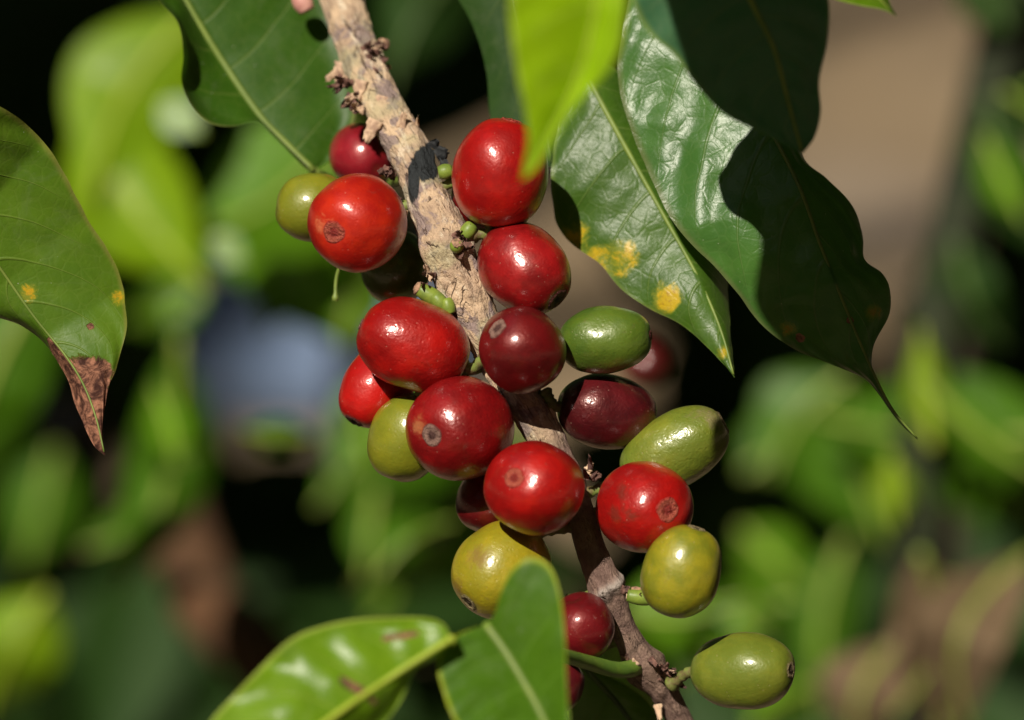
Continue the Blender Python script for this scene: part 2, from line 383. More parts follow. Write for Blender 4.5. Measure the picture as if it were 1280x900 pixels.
def chip(name, px, py, d, w, h, ang, mat, tip=0.3, lean=0.15):
    d += branch_at(py).z / 100; w *= random.uniform(.75, 1); h *= random.uniform(.6, .85)
    """a small curved, tapering scale of dry bark or bract, standing off the wood; thickness about 0.3 mm"""
    V, F, n, m = [], [], 9, 7
    ca, sa = math.cos(ang), math.sin(ang); sd = random.uniform(0, 50)
    for lay in (0, 1):
        for i in range(n):
            t = i / (n - 1); ww = w * (1 - (1 - tip) * t ** 1.3) * (1 + 0.55 * noise.noise(Vector((t * 4, sd, 0))))
            for k in range(m):
                s = k / (m - 1) * 2 - 1
                u = s * ww / 2; v = t * h + 0.30 * h * t * noise.noise(Vector((s * 2.4, 0.3, sd))) + 0.14 * h * t * noise.noise(Vector((s * 7, 1.3, sd)))
                x, y = px + u * ca - v * sa, py - u * sa - v * ca
                dd = d + lean * t * t + 0.0016 * w * (1 - s * s) + 0.05 * noise.noise(Vector((s * 2, t * 3, sd + 5))) - lay * 0.03
                V.append(P(x, y, dd))
    for lay in (0, 1):
        o = lay * n * m
        for i in range(n - 1):
            for k in range(m - 1):
                f = (o + i * m + k, o + i * m + k + 1, o + (i + 1) * m + k + 1, o + (i + 1) * m + k); F.append(f if lay else f[::-1])
    rim = [k for k in range(m)] + [i * m + m - 1 for i in range(1, n)] + [(n - 1) * m + k for k in range(m - 2, -1, -1)] + [i * m for i in range(n - 2, 0, -1)]
    for a, b in zip(rim, rim[1:] + rim[:1]): F.append((a, b, b + n * m, a + n * m))
    return mesh(name, V, F, mat, branch, BASE)

def bud(px, py, d, r, h, ang, mat, tipmat=None, dz=0.0):
    d += branch_at(py).z / 100
    """a stubby undeveloped fruit on the node, with a dry crown"""
    ca, sa = math.cos(ang), math.sin(ang); pts, rr = [], []
    for i in range(12):
        t = i / 11; pts.append(P(px - sa * h * t, py - ca * h * t, d + dz * t)); rr.append(r / 100 * 0.01 * (0.72 + 0.38 * math.sin(math.pi * min(1, t * 0.85 + .1))) * (1 if t < 0.93 else 0.72))
    V, F = tube(pts, rr, 16); b = mesh('bud', V, F, mat, branch, BASE)
    if tipmat:
        pts = [P(px - sa * h * t, py - ca * h * t, d + dz * t) for t in (0.93, 0.98, 1.04, 1.10)]
        V, F = tube(pts, [r / 100 * .01 * q for q in (0.78, 0.9, 0.74, 0.45)], 14)
        V = [v + Vector((noise.noise(v * 4000), noise.noise(v * 4000 + Vector((9, 0, 0))), noise.noise(v * 4000 + Vector((0, 9, 0))))) * 0.00028 for v in V]
        mesh('dry_tip', V, F, tipmat, b, BASE)
    return b

# dry scales and bracts on the old nodes
for (x, y, d, w, h, a, mt, tip, lean) in [
    (463, 62, .10, 16, 22, -.9, flake_dark, .3, .2), (470, 78, .16, 15, 20, -1.3, flake_dark, .3, .25), (462, 88, .2, 16, 18, -1.6, flake_dark, .4, .25),
    (472, 66, .05, 9, 26, -.35, flake_tan, .5, .1), (476, 84, .08, 9, 18, -1.5, flake_tan, .5, .1), (457, 74, .24, 18, 15, -1.0, flake_dark, .4, .15),
    (428, 78, .0, 18, 34, 2.9, flake_tan, .6, .15), (430, 95, .05, 15, 32, 2.6, flake_dark, .4, .2), (424, 88, .0, 14, 24, 2.2, flake_tan, .6, .1),
    (440, 118, .08, 15, 28, 2.5, flake_dark, .35, .15), (455, 138, .1, 12, 26, 1.55, flake_tan, .3, .1), (447, 128, .1, 12, 26, 1.9, flake_dark, .3, .12),
    (452, 100, .26, 22, 36, 2.9, flake_tan, .6, .05), (470, 150, .26, 20, 40, 2.7, flake_tan, .5, .05), (480, 120, .27, 18, 34, 2.9, flake_tan, .5, .04),
    (500, 160, .25, 14, 26, -.3, flake_tan, .4, .08), (520, 165, .1, 9, 22, -.1, flake_tan, .3, .1), (484, 212, .14, 14, 20, 1.9, flake_dark, .4, .15),
    (498, 245, .1, 14, 24, 2.6, flake_dark, .4, .15), (506, 262, .1, 12, 26, 2.9, flake_tan, .3, .1),
    (545, 195, .05, 26, 22, -1.1, flake_black, .5, .15), (550, 205, .05, 20, 16, -1.5, flake_black, .5, .15), (540, 185, .08, 18, 18, -.6, flake_black, .4, .1),
    (536, 345, .1, 10, 22, .3, flake_tan, .4, .1), (562, 306, .26, 16, 14, -1.2, flake_dark, .5, .18), (570, 298, .28, 14, 16, -.4, flake_dark, .4, .2),
    (578, 305, .3, 16, 14, -1.7, flake_dark, .5, .2), (572, 315, .3, 16, 14, -2.4, flake_dark, .5, .18), (585, 290, .22, 10, 14, -.2, flake_tan, .4, .1),
    (590, 330, .12, 14, 18, -2.2, flake_dark, .4, .15), (598, 342, .1, 11, 15, -2.0, flake_tan, .4, .15),
    (600, 345, .15, 10, 40, 2.9, flake_tan, .4, .03), (686, 500, .1, 7, 60, 3.5, flake_tan, .5, .05), (694, 530, .05, 6, 50, 3.6, flake_tan, .4, .05),
    (735, 588, .1, 12, 16, -.5, flake_tan, .4, .12), (742, 594, .1, 12, 16, -1.4, flake_dark, .4, .12), (732, 600, .12, 14, 14, -.2, flake_dark, .5, .1),
    (775, 738, .15, 15, 22, -1.4, flake_dark, .5, .12), (783, 742, .18, 13, 16, -1.7, flake_tan, .5, .12),
    (830, 845, .12, 16, 22, -1.2, flake_dark, .5, .12), (836, 858, .1, 16, 20, -1.6, flake_dark, .5, .12), (796, 826, .25, 14, 22, 2.4, flake_tan, .4, .08),
    (812, 822, .25, 12, 18, -2.4, flake_dark, .5, .1), (822, 880, .2, 12, 30, 3.3, flake_tan, .5, .05)]:
    chip('bark_scale' if mt is flake_tan else 'dry_bract' if mt is flake_dark else 'blackened_scale', x, y, d, w, h, a, mt, tip, lean)
rb = random.Random(5)
for (cx, cy, n, ang0, rad_) in [(462, 72, 13, -1.1, 13), (434, 98, 8, 2.3, 10), (446, 126, 7, 2.0, 8), (572, 306, 9, -.9, 9), (490, 218, 5, 2.0, 8), (826, 846, 7, -1.2, 10), (738, 594, 5, -.8, 6), (540, 350, 4, 1.2, 7)]:
    for _ in range(n):
        mt = rb.choice([flake_dark, flake_dark, flake_tan])
        chip('bark_scale' if mt is flake_tan else 'dry_bract', cx + rb.uniform(-rad_, rad_), cy + rb.uniform(-rad_, rad_) * 1.2, rb.uniform(.08, .28), rb.uniform(6, 12), rb.uniform(10, 22), ang0 + rb.gauss(0, .7), mt, rb.uniform(.25, .6), rb.uniform(.05, .3))
for (x, y, w, h, an, mt) in [(846, 850, 10, 16, -1.3, flake_dark), (853, 846, 8, 12, -.8, flake_tan), (850, 856, 9, 13, -2.0, flake_dark), (792, 746, 10, 14, -1.2, flake_dark), (796, 740, 8, 11, -.9, flake_tan), (598, 318, 9, 13, -.9, flake_dark), (776, 836, 13, 18, 1.9, flake_tan), (786, 822, 12, 16, 1.3, flake_dark)]:
    chip('bark_scale' if mt is flake_tan else 'dry_bract', x, y, .2, w, h, an, mt, .4, .15)
bud(553, 378, .2, 10, 36, 1.05, bud_green, bud_tip)
bud(556, 385, .24, 9, 22, .7, bud_green)
bud(563, 392, .27, 8, 20, .3, bud_green)
bud(580, 296, .25, 9, 20, -.6, bud_green)
bud(570, 311, .36, 8, 8, -.2, bud_green, bud_tip, .12)
bud(788, 740, .2, 8, 16, -1.8, bud_tip)
bud(548, 216, .3, 9, 18, -1.4, bud_green)
bud(784, 744, .25, 9, 32, -1.75, bud_green)
bud(842, 852, .15, 7, 14, -.9, bud_green)
bud(384, 14, -.1, 12, 26, .5, bud_pink)
bud(478, 62, .05, 8, 14, -.2, bud_tip)

# ------------------------------------------------------------------ cherries
def scar_mat(name, rim, ring, core, rough=0.7):
    N = NT(name); co = N.coord(rnd_off(), (100, 100, 100)); r = N.attr('r')
    n1, n2 = N.noise(co, 12, 5, 0.65), N.noise(co, 34, 3, 0.6)
    rr = N.math('MULTIPLY_ADD', N.math('SUBTRACT', n1, 0.5), 0.55, r)
    c = N.mix(N.ramp(rr, 0.30, 0.62), core, ring)
    c = N.mix(N.ramp(rr, 0.86, 1.08), c, rim)
    c = N.mix(N.ramp(n2, 0.50, 0.66, 0, 0.7), c, core)
    return N.done(N.principled(c, rough, N.bump(N.math('ADD', n1, N.math('MULTIPLY', n2, 0.5)), 1.0, 0.0006), 0.3).outputs[0])
scar_grey = scar_mat('grey_scar', (0.10, 0.02, 0.016), (0.235, 0.135, 0.105), (0.07, 0.03, 0.025))
scar_red = scar_mat('red_scar', (0.30, 0.016, 0.011), (0.36, 0.075, 0.045), (0.20, 0.018, 0.013), .45)
scar_dark = scar_mat('dark_scar', (0.07, 0.008, 0.008), (0.11, 0.035, 0.028), (0.02, 0.007, 0.006), .6)
scar_tan = scar_mat('tan_scar', (0.13, 0.11, 0.03), (0.27, 0.21, 0.11), (0.06, 0.042, 0.022))
stalk_mat = plain_mat('green_stalk', (0.17, 0.22, 0.045), (0.13, 0.085, 0.04), 0.6, 7, 0.6)

def skin_mat(name, c1, c2, stem, patch=None, rough=0.26, spots=0.5, bumpk=0.25, stem_at=(-0.55, -1.0), patchz=None, sss=0.05):
    N = NT(name); co = N.coord(rnd_off(), (100, 100, 100))
    tc = N.n('TexCoord'); sp = N.n('SeparateXYZ'); N.t.links.new(tc.outputs['Object'], sp.inputs[0])
    z = N.math('MULTIPLY', sp.outputs[2], 160.0)       # about -1 .. 1 along the fruit
    a, b, f = N.noise(co, 1.3, 4, 0.6), N.noise(co, 5, 4, 0.6), N.noise(co, 26, 3, 0.6)
    if c1[1] < 0.1 * c1[0]: c1, c2 = tuple(x * .92 for x in c1), tuple(x * .84 for x in c2)
    c = N.mix(N.ramp(N.math('MULTIPLY_ADD', b, 0.35, N.math('MULTIPLY', a, 0.65)), 0.36, 0.62), c1, c2)
    zz = N.math('MULTIPLY_ADD', N.math('SUBTRACT', a, 0.5), 0.5, z)
    c = N.mix(N.ramp(zz, stem_at[0], stem_at[1]), c, stem)
    if patch is not None:
        c = N.mix(N.ramp(N.math('MULTIPLY_ADD', N.math('SUBTRACT', N.noise(co, 3.6, 6, 0.72, 0.8), 0.5), 2.4, N.attr('blotch')), 0.30, 0.95, 0, 0.75), c, patch)
    v1 = N.voro(co, 16.0)
    sk = N.math('MULTIPLY', N.ramp(v1, 0.16, 0.06), N.ramp(N.noise(co, 4.5, 2), 0.52, 0.62))
    c = N.mix(N.math('MULTIPLY', sk, spots), c, (0.62, 0.42, 0.30))
    scuff = N.math('MULTIPLY', N.ramp(N.noise(co, 3.3, 6, 0.7, 0.8), 0.60, 0.72), N.ramp(N.noise(co, 9, 4), 0.45, 0.6))
    c = N.mix(N.math('MULTIPLY', scuff, 0.30), c, (0.10, 0.045, 0.03))
    h = N.math('ADD', N.math('MULTIPLY', f, 0.6), N.math('MULTIPLY', N.ramp(v1, 0.0, 0.4), 0.35))
    h = N.math('ADD', h, N.math('MULTIPLY', N.noise(co, 9, 3), 1.1))
    ro = N.math('ADD', N.math('MULTIPLY_ADD', b, 0.10, rough - 0.05), N.math('MULTIPLY', scuff, 0.12))
    p = N.principled(c, N.math('ADD', ro, 0.18), N.bump(h, bumpk * 0.75, 0.00028), 0.5)
    gl = 0.62 if c1[1] < 0.1 * c1[0] else 0.95
    N.set(p.inputs['Specular Tint'], (1.0, .42, .38) if gl < .7 else (1.0, 1.0, .75))
    N.set(p.inputs['Coat Weight'], 0.8); N.set(p.inputs['Coat IOR'], 1.45); N.set(p.inputs['Coat Roughness'], N.math('MULTIPLY', ro, 0.72)); N.t.links.new(N.bump(h, bumpk * 0.5, 0.00028), p.inputs['Coat Normal'])
    N.set(p.inputs['Subsurface Weight'], sss); p.inputs['Subsurface Radius'].default_value = (1.0, 0.25, 0.12); p.inputs['Subsurface Scale'].default_value = 0.0012
    return N.done(p.outputs[0])

RED = dict(c1=(0.42, 0.007, 0.005), c2=(0.27, 0.004, 0.004), stem=(0.40, 0.02, 0.006))
ORANGE = dict(c1=(0.50, 0.022, 0.006), c2=(0.37, 0.009, 0.005), stem=(0.45, 0.05, 0.008))
CRIM = dict(c1=(0.26, 0.005, 0.006), c2=(0.155, 0.003, 0.004), stem=(0.12, 0.004, 0.004))
DARK = dict(c1=(0.135, 0.005, 0.006), c2=(0.075, 0.003, 0.004), stem=(0.05, 0.003, 0.003))
MAROON = dict(c1=(0.095, 0.006, 0.009), c2=(0.05, 0.004, 0.006), stem=(0.03, 0.003, 0.004))
PINK = dict(c1=(0.30, 0.012, 0.022), c2=(0.20, 0.006, 0.013), stem=(0.2, 0.008, 0.012))
GREEN = dict(c1=(0.085, 0.135, 0.012), c2=(0.050, 0.098, 0.010), stem=(0.04, 0.08, 0.01))
OLIVE = dict(c1=(0.21, 0.21, 0.012), c2=(0.15, 0.165, 0.010), stem=(0.11, 0.14, 0.012))
LIME = dict(c1=(0.185, 0.205, 0.020), c2=(0.115, 0.150, 0.014), stem=(0.13, 0.18, 0.02))
YELL = dict(c1=(0.35, 0.27, 0.010), c2=(0.23, 0.20, 0.009), stem=(0.18, 0.18, 0.014))

def cherry(label, px, py, d, a, b, ax, col, scar='red', flat=1.0, group='coffee cherries on the branch', scar_r=0.125, dent=None,
           stalk=True, rough=0.26, spots=0.3, patch=None, patchz=None, stem_at=(-0.55, -1.0), bumpk=0.25, name='coffee_cherry', roll=0.0, taper=0.0, blotch=()):
    """a = half length along the axis (photo px), b = half width, ax = axis towards the flower scar (right, up, towards the lens)"""
    c = P(px, py, d); k = (DIST - d) / DIST * 0.0001
    a, b = a * k, b * k
    z = (R3 @ Vector(ax)).normalized()
    q = z.to_track_quat('Z', 'Y'); q = q @ Matrix.Rotation(roll, 3, 'Z').to_quaternion()
    root = thing(name, c, label, 'coffee cherry', group)
    root.rotation_mode = 'QUATERNION'; root.rotation_quaternion = q
    sd = random.uniform(0, 99); NU, NV = 72, 48
    def prof(th):                       # a little squarer than an ellipse
        cz, sz = math.cos(th), math.sin(th)
        e = 0.93
        return (b * abs(sz) ** e * (1 - taper * cz), a * math.copysign(abs(cz) ** e, cz))
    def disp(v):
        dn = v.normalized()
        f = 1 + 0.046 * noise.noise(dn * 1.3 + Vector((sd, 0, 0))) + 0.008 * noise.noise(dn * 3.5 + Vector((0, sd, 0)))
        if dent is not None:
            for (dx, dy, dzz, rr, am) in dent:
                w = R3.transposed() @ (q.to_matrix() @ dn); g = (w - Vector((dx, dy, dzz)).normalized()).length
                f -= am * math.exp(-(g / rr) ** 2)
        return f
    V, F = [], []
    for j in range(1, NV):
        th = math.pi * j / NV; r, zz = prof(th)
        if th < 0.6: zz -= a * 0.045 * math.exp(-(r / (b * 0.30)) ** 2)          # shallow hollow at the scar
        if th > 2.6: zz += a * 0.06 * math.exp(-(r / (b * 0.22)) ** 2)
        for i in range(NU):
            p = 2 * math.pi * i / NU
            v = Vector((r * math.cos(p), r * math.sin(p) * flat, zz)); V.append(v * disp(v))
    NP = len(V); top = Vector((0, 0, a * 0.955)); bot = Vector((0, 0, -a * 0.94)); V += [top * disp(top), bot * disp(bot)]
    for j in range(NV - 2):
        for i in range(NU):
            i2 = (i + 1) % NU; F.append((j * NU + i, (j + 1) * NU + i, (j + 1) * NU + i2, j * NU + i2))
    for i in range(NU):
        i2 = (i + 1) % NU; F.append((NP, i, i2)); bb = (NV - 2) * NU; F.append((NP + 1, bb + i2, bb + i))
    mt = skin_mat('cherry_skin', patch=patch, patchz=patchz, rough=rough, spots=spots, stem_at=stem_at, bumpk=bumpk, **col)
    def bl(v):
        w = R3.transposed() @ (q.to_matrix() @ v.normalized())
        return max([0.0] + [1 - (w - Vector(g[:3]).normalized()).length / g[3] for g in blotch])
    mesh('skin', V, F, mt, root, None, {'blotch': [bl(v) for v in V]})
    # flower scar: a ring with a hollow and the stub of the style
    if scar:
        sm = {'red': scar_red, 'grey': scar_grey, 'dark': scar_dark, 'tan': scar_tan}[scar]
        rs = scar_r * 0.01; SV, SF, SN = [], [], 40
        pf = [(1.14, -.008), (1.02, .005), (.90, .014), (.74, .012), (.60, .006), (.44, .004), (.30, .003), (.2, .010), (.1, .014)]
        def surf(r):
            s = min(1, (r / b)) ** (1 / 0.93); return a * max(0, 1 - s * s) ** 0.465 - a * 0.045 * math.exp(-(r / (b * 0.30)) ** 2)
        for (rr, h) in pf:
            for i in range(SN):
                p = 2 * math.pi * i / SN; jj = 1 + 0.15 * noise.noise(Vector((math.cos(p) * 1.7, math.sin(p) * 1.7, sd)))
                r = rs * rr * jj; hh = h * 0.01 * (1 + 0.6 * noise.noise(Vector((math.cos(p) * 3, math.sin(p) * 3, sd + rr * 4))))
                v = Vector((r * math.cos(p), r * math.sin(p) * flat, surf(r))); v = v * disp(v); v.z += hh; SV.append(v)
        SV.append(Vector((0, 0, surf(0) * disp(Vector((0, 0, 1))) + 0.00014)))
        for j in range(len(pf) - 1):
            for i in range(SN):
                i2 = (i + 1) % SN; SF.append((j * SN + i, j * SN + i2, (j + 1) * SN + i2, (j + 1) * SN + i))
        SF += [(len(SV) - 1, (len(pf) - 1) * SN + i, (len(pf) - 1) * SN + (i + 1) % SN) for i in range(SN)]
        mesh('flower_scar', SV, SF, sm, root, None, {'r': [pf[k // SN][0] if k < len(pf) * SN else 0.0 for k in range(len(SV))]})
    if stalk:
        p0 = c - z * a * 0.9
        bc = min(ctr, key=lambda cc: (P(cc.x, cc.y, cc.z / 100) - p0).length)
        p2 = P(bc.x, bc.y, bc.z / 100)
        if isinstance(stalk, tuple): p2 = P(*stalk)
        dirv = p2 - p0
        p1 = p0 - z * min(0.0014, 0.35 * dirv.length)
        pts = catmull([p0 + z * 0.0008, p0, p1, p2], 16)
        inv = q.to_matrix().inverted()
        tv, tf = tube(pts, [0.00066 * (1 + .55 * math.exp(-((15 - i) / 3.0) ** 2) + .35 * math.exp(-((i - 2) / 2.0) ** 2) + .16 * math.sin(i * 2.3 + sd)) for i in range(16)], 14)
        mesh('stalk', [inv @ (v - c) for v in tv], tf, stalk_mat, root)
    return root

cherry('glossy orange-red cherry left of the branch, green cherry behind it', 447, 279, .42, 63, 61, (-.45, -.22, .86), ORANGE, 'red', scar_r=.14, patch=(.60, .16, .07), blotch=[(-.66, -.08, .72, .38)], dent=[(-.45, -.22, .86, .32, .02)])
cherry('pinkish red cherry partly behind the upper branch', 452, 195, -1.9, 44, 39, (-.25, .2, -.4), PINK, None, stalk=False)
cherry('olive green cherry peeking out left behind the orange-red one', 393, 259, -.7, 50, 43, (-.9, .05, .1), OLIVE, None, stalk=False)
cherry('large upright scarlet cherry half covered by the yellow-green leaf tip', 626, 216, .3, 71, 60, (.20, .93, .16), RED, 'red', scar_r=.13, stalk=(578, 294, .2), taper=.03)
cherry('dark red cherry mostly hidden behind the upright scarlet one', 614, 250, -.55, 54, 46, (.6, -.3, -.5), CRIM, None)
cherry('red cherry with a dark scar at its lower right end', 655, 336, .3, 64, 53, (.66, -.62, .36), dict(CRIM, c1=(.33, .008, .009)), 'dark', scar_r=.15, stalk=(576, 306, .2))
cherry('round dark red cherry with grey scar at upper left, in front of branch', 653, 437, .82, 55, 53, (-.60, .50, .66), DARK, 'grey', scar_r=.125, stalk=False)
cherry('bright red oval cherry lying left of the branch, above the spotted one', 517, 431, .40, 73, 56, (-.90, .36, .1), RED, 'grey', scar_r=.07, bumpk=.45, stem_at=(-.8, -1.1))
cherry('vivid red cherry tucked behind the bright oval one, scar at lower left', 474, 479, -.45, 62, 43, (-.50, -.76, .30), dict(RED, c1=(.50, .008, .006), c2=(.38, .006, .005)), 'dark', scar_r=.12)
cherry('olive green cherry between two red ones on the left side', 509, 547, .0, 57, 48, (-.35, -.85, -.2), OLIVE, None, spots=.2)
cherry('dark red cherry with round pale scar and tan blotch beside it', 575, 536, .58, 70, 65, (-.50, -.10, .84), CRIM, 'grey', scar_r=.135, patch=(.36, .13, .05), blotch=[(-.74, .05, .68, .30)], bumpk=.4)
cherry('nearly black red cherry in shadow under the two front cherries', 612, 622, -.22, 46, 41, (-.3, -.7, .2), DARK, None)
cherry('plump red cherry with faint scar, frontmost at the cluster centre', 668, 610, 1.05, 62, 62, (-.42, .24, .86), RED, 'red', scar_r=.125, flat=.94)
cherry('smooth green oval cherry lying level right of the branch', 756, 425, .30, 59, 42, (.97, .10, .1), GREEN, 'dark', scar_r=.06, bumpk=.35, stem_at=(-.7, -1.1))
cherry('maroon cherry partly shaded, below the level green one', 758, 515, -.05, 63, 47, (.92, -.12, -.2), MAROON, None, dent=[(.22, -.08, .9, .09, .05)], stalk=(680, 490, 0), bumpk=.4)
cherry('green oval cherry with dull brown end tilting up to the right', 844, 562, .05, 73, 47, (.84, .48, .12), LIME, 'tan', scar_r=.15, patch=(.20, .165, .08), blotch=[(.70, .58, .42, .62)], bumpk=.55)
cherry('wrinkled red cherry with dimpled scar on the right of the branch', 806, 634, .5, 64, 58, (.42, -.02, .86), RED, 'red', scar_r=.15, patch=(.13, .02, .012), blotch=[(-.50, .42, .76, .40), (-.62, -.1, .8, .42), (-.3, -.1, .9, .25)], dent=[(-.45, .15, .8, .3, .03), (.42, -.02, .88, .25, .035), (.0, .5, .8, .3, .015)], bumpk=.35)
cherry('yellow-green cherry standing upright below the wrinkled red one', 852, 715, .95, 60, 49, (.30, .92, .12), dict(OLIVE, c1=(.29, .25, .012)), 'tan', scar_r=.11, stalk=False, dent=[(.35, -.45, .75, .1, .03)])
cherry('yellow cherry with brown scar at lower left, half under a leaf', 628, 712, .40, 65, 59, (-.66, -.62, .40), YELL, 'tan', scar_r=.125, bumpk=.35, patch=(.20, .12, .03), blotch=[(-.5, .3, .8, .5), (-.8, -.3, .4, .4)])
cherry('small crimson cherry beside the lower branch behind the leaf edge', 727, 783, .25, 43, 41, (.2, -.4, .5), dict(CRIM, c1=(.15, .006, .009), c2=(.10, .004, .006)), None, dent=[(-.25, .85, .3, .28, .12)])
cherry('dark red cherry at the bottom, hidden by the front leaf', 701, 857, -.1, 34, 29, (-.2, -.6, .4), MAROON, None)
cherry('pale green cherry on the far lower right with small scar', 928, 839, .3, 69, 48, (.86, .06, .50), LIME, 'tan', scar_r=.10, stalk=(838, 856, -.3))
cherry('dark green cherry in deep shade between orange-red one and branch', 494, 334, -.72, 48, 44, (.1, -.5, .3), GREEN, None, stalk=False)
cherry('out of focus dark red cherry behind the level green one', 804, 452, -17, 34, 30, (.5, -.5, .4), DARK, None, stalk=False)

# ------------------------------------------------------------------ leaves around the cherries
rib_pale = plain_mat('leaf_rib', (0.30, 0.36, 0.06), (0.22, 0.30, 0.05), 0.45, 3, 0.2)
rib_olive = plain_mat('leaf_rib_olive', (0.17, 0.23, 0.04), (0.13, 0.19, 0.035), 0.5, 3, 0.2)
rib_dark = plain_mat('leaf_rib_dark', (0.10, 0.16, 0.04), (0.06, 0.10, 0.03), 0.45, 3, 0.2)
rib_lime = plain_mat('leaf_rib_lime', (0.34, 0.42, 0.04), (0.28, 0.36, 0.03), 0.45, 3, 0.2)

m_left = leaf_mat('leaf_left', (0.095, 0.180, 0.010), (0.055, 0.125, 0.009), (0.17, 0.24, 0.04), nv=8, rough=.46, spec=.25, bump=.5, edge=(.2, .2, .04), vk=.30)
leaf('dull green leaf with dry brown curled tip at the left edge',
     [(-130, 140), (-60, 250), (0, 335), (42, 395), (80, 442), (104, 480), (120, 522), (131, 569)],
     [(-145, 220), (-120, 330), (-60, 385), (0, 398), (28, 408), (56, 430), (80, 465), (90, 492), (101, 523), (117, 556)],
     [(-80, 110), (0, 133), (60, 184), (108, 270), (142, 325), (153, 357), (158, 410), (150, 445), (139, 475), (132, 505), (128, 540)],
     [1.6, 1.2, .55, .3, .2, .3, .5], -.35, [-.1, -.35, -.3, -.1], m_left, rib_olive, rib=(.03, .01), wave=.05, vk=.30, yellow=[(36, 366, 17), (8, 415, 20), (150, 372, 16)],
     brown=[(62, 425, 116, 520, 5, 34), (112, 470, 128, 560, 40, 22), (113, 408, 7)], fray=2.2, n=120, m=24, margin_wave=.04)

m_ul = leaf_mat('leaf_upper_left', (0.034, 0.095, 0.004), (0.020, 0.062, 0.003), (0.12, 0.18, 0.03), nv=7, rough=.48, spec=.3, bump=.3, crinkle=.4, edge=(.2, .22, .06))
leaf('dark green leaf with curled edge and yellow midrib left of the branch top',
     [(392, 214), (360, 182), (325, 145), (275, 72), (232, 0), (190, -80), (150, -170)],
     [(350, 178), (322, 153), (290, 158), (262, 154), (240, 134), (227, 102), (229, 68), (222, 28), (195, -5), (165, -80)],
     [(418, 196), (440, 160), (446, 120), (440, 60), (424, 0), (380, -70), (270, -140)],
     [-2.0, -2.1, -2.2, -2.2, -2.3, -2.6], [.15, .45, .6, .5, .4], [-.5, -.7, -.6], m_ul, rib_olive, n=100, m=20, wave=.03, curl=.35,
     petiole=[(392, 214, -2.0), (430, 232, -2.9), (475, 232, -2.3), (512, 222, -.7)], rib=(.05, .035))

m_yl = leaf_mat('leaf_young', (0.34, 0.58, 0.004), (0.26, 0.49, 0.003), (0.50, 0.68, 0.06), nv=6, trans=.35, tcol=(.55, .75, .02), rough=.4, bump=.25, edge=(.62, .74, .12), crinkle=.3, veinw=.05)
leaf('bright yellow-green young leaf hanging in front at the top',
     [(752, -230), (755, -100), (746, 0), (728, 80), (702, 140), (675, 188), (651, 226)],
     [(738, -215), (718, -160), (672, -75), (638, -10), (640, 50), (648, 100), (656, 140), (660, 175), (655, 206)],
     [(768, -190), (790, -120), (786, -40), (781, 15), (776, 55), (757, 93), (733, 116), (712, 142), (697, 166), (682, 192), (667, 214)],
     [7.8, 7.8, 7.6, 7.2, 6.8], [.3, .2, .1], [-.1, .1, .3], m_yl, rib_lime, n=80, m=14, rib=(.03, .015), wave=.03)

m_ml = leaf_mat('leaf_spotted', (0.060, 0.130, 0.012), (0.034, 0.085, 0.010), (0.15, 0.22, 0.05), nv=7, rough=.38, bump=.5, crinkle=.8, edge=(.14, .2, .04), yellow=(.52, .36, .015))
leaf('green leaf with orange-yellow spots on its lower edge beside the cherries',
     [(722, 72), (748, 122), (782, 184), (830, 270), (872, 346), (900, 410), (918, 472)],
     [(708, 110), (696, 160), (690, 205), (690, 245), (697, 282), (716, 306), (750, 330), (776, 361), (812, 386), (850, 405), (880, 430), (905, 456)],
     [(760, 80), (815, 130), (865, 200), (895, 270), (905, 320), (910, 360), (913, 410)],
     [-1.15, -.9, -.7, -.5, -.25, 0], [-.15, -.2, -.2, -.1], [-.6, -1.0, -1.1, -.7, -.25], m_ml, rib_olive, n=110, m=24, wave=.03, pucker=.05,
     yellow=[(776, 322, 30), (749, 322, 26), (832, 374, 28), (716, 296, 30), (905, 440, 14)], margin_wave=.05, fray=1.5)

m_rl = leaf_mat('leaf_glossy', (0.060, 0.155, 0.024), (0.036, 0.105, 0.022), (0.13, 0.20, 0.06), nv=8, rough=.33, bump=.45, spec=.34, crinkle=.7, veinw=.06, edge=(.12, .14, .05), yellow=(.35, .22, .02), vk=.30)
leaf('large glossy dark leaf with long thin tip and deep shadow on the right',
     [(850, -60), (880, 0), (930, 100), (995, 224), (1025, 305), (1060, 392), (1090, 462), (1116, 512), (1149, 551)],
     [(800, -40), (779, 30), (772, 95), (788, 160), (812, 218), (838, 272), (868, 309), (893, 333), (922, 367), (952, 406), (992, 436), (1040, 456), (1078, 472), (1096, 490), (1122, 526)],
     [(920, -20), (975, 60), (992, 130), (1004, 195), (1032, 222), (1062, 252), (1078, 290), (1081, 324), (1102, 341), (1113, 362), (1110, 396), (1092, 432), (1090, 458), (1102, 490), (1124, 521)],
     [-.7, -.5, -.1, .35, .5, .4, .2], [-.3, -.3, -.3, -.35, -.35, -.2], [-.4, -.5, -.5, -.4, -.3], m_rl, rib_olive, n=150, m=30, wave=.065, pucker=.055, vk=.30,
     yellow=[(985, 412, 14), (1090, 390, 16)], brown=[(1000, 422, 8), (1062, 400, 7)], margin_wave=.06, rib=(.04, .012), fray=1.5)

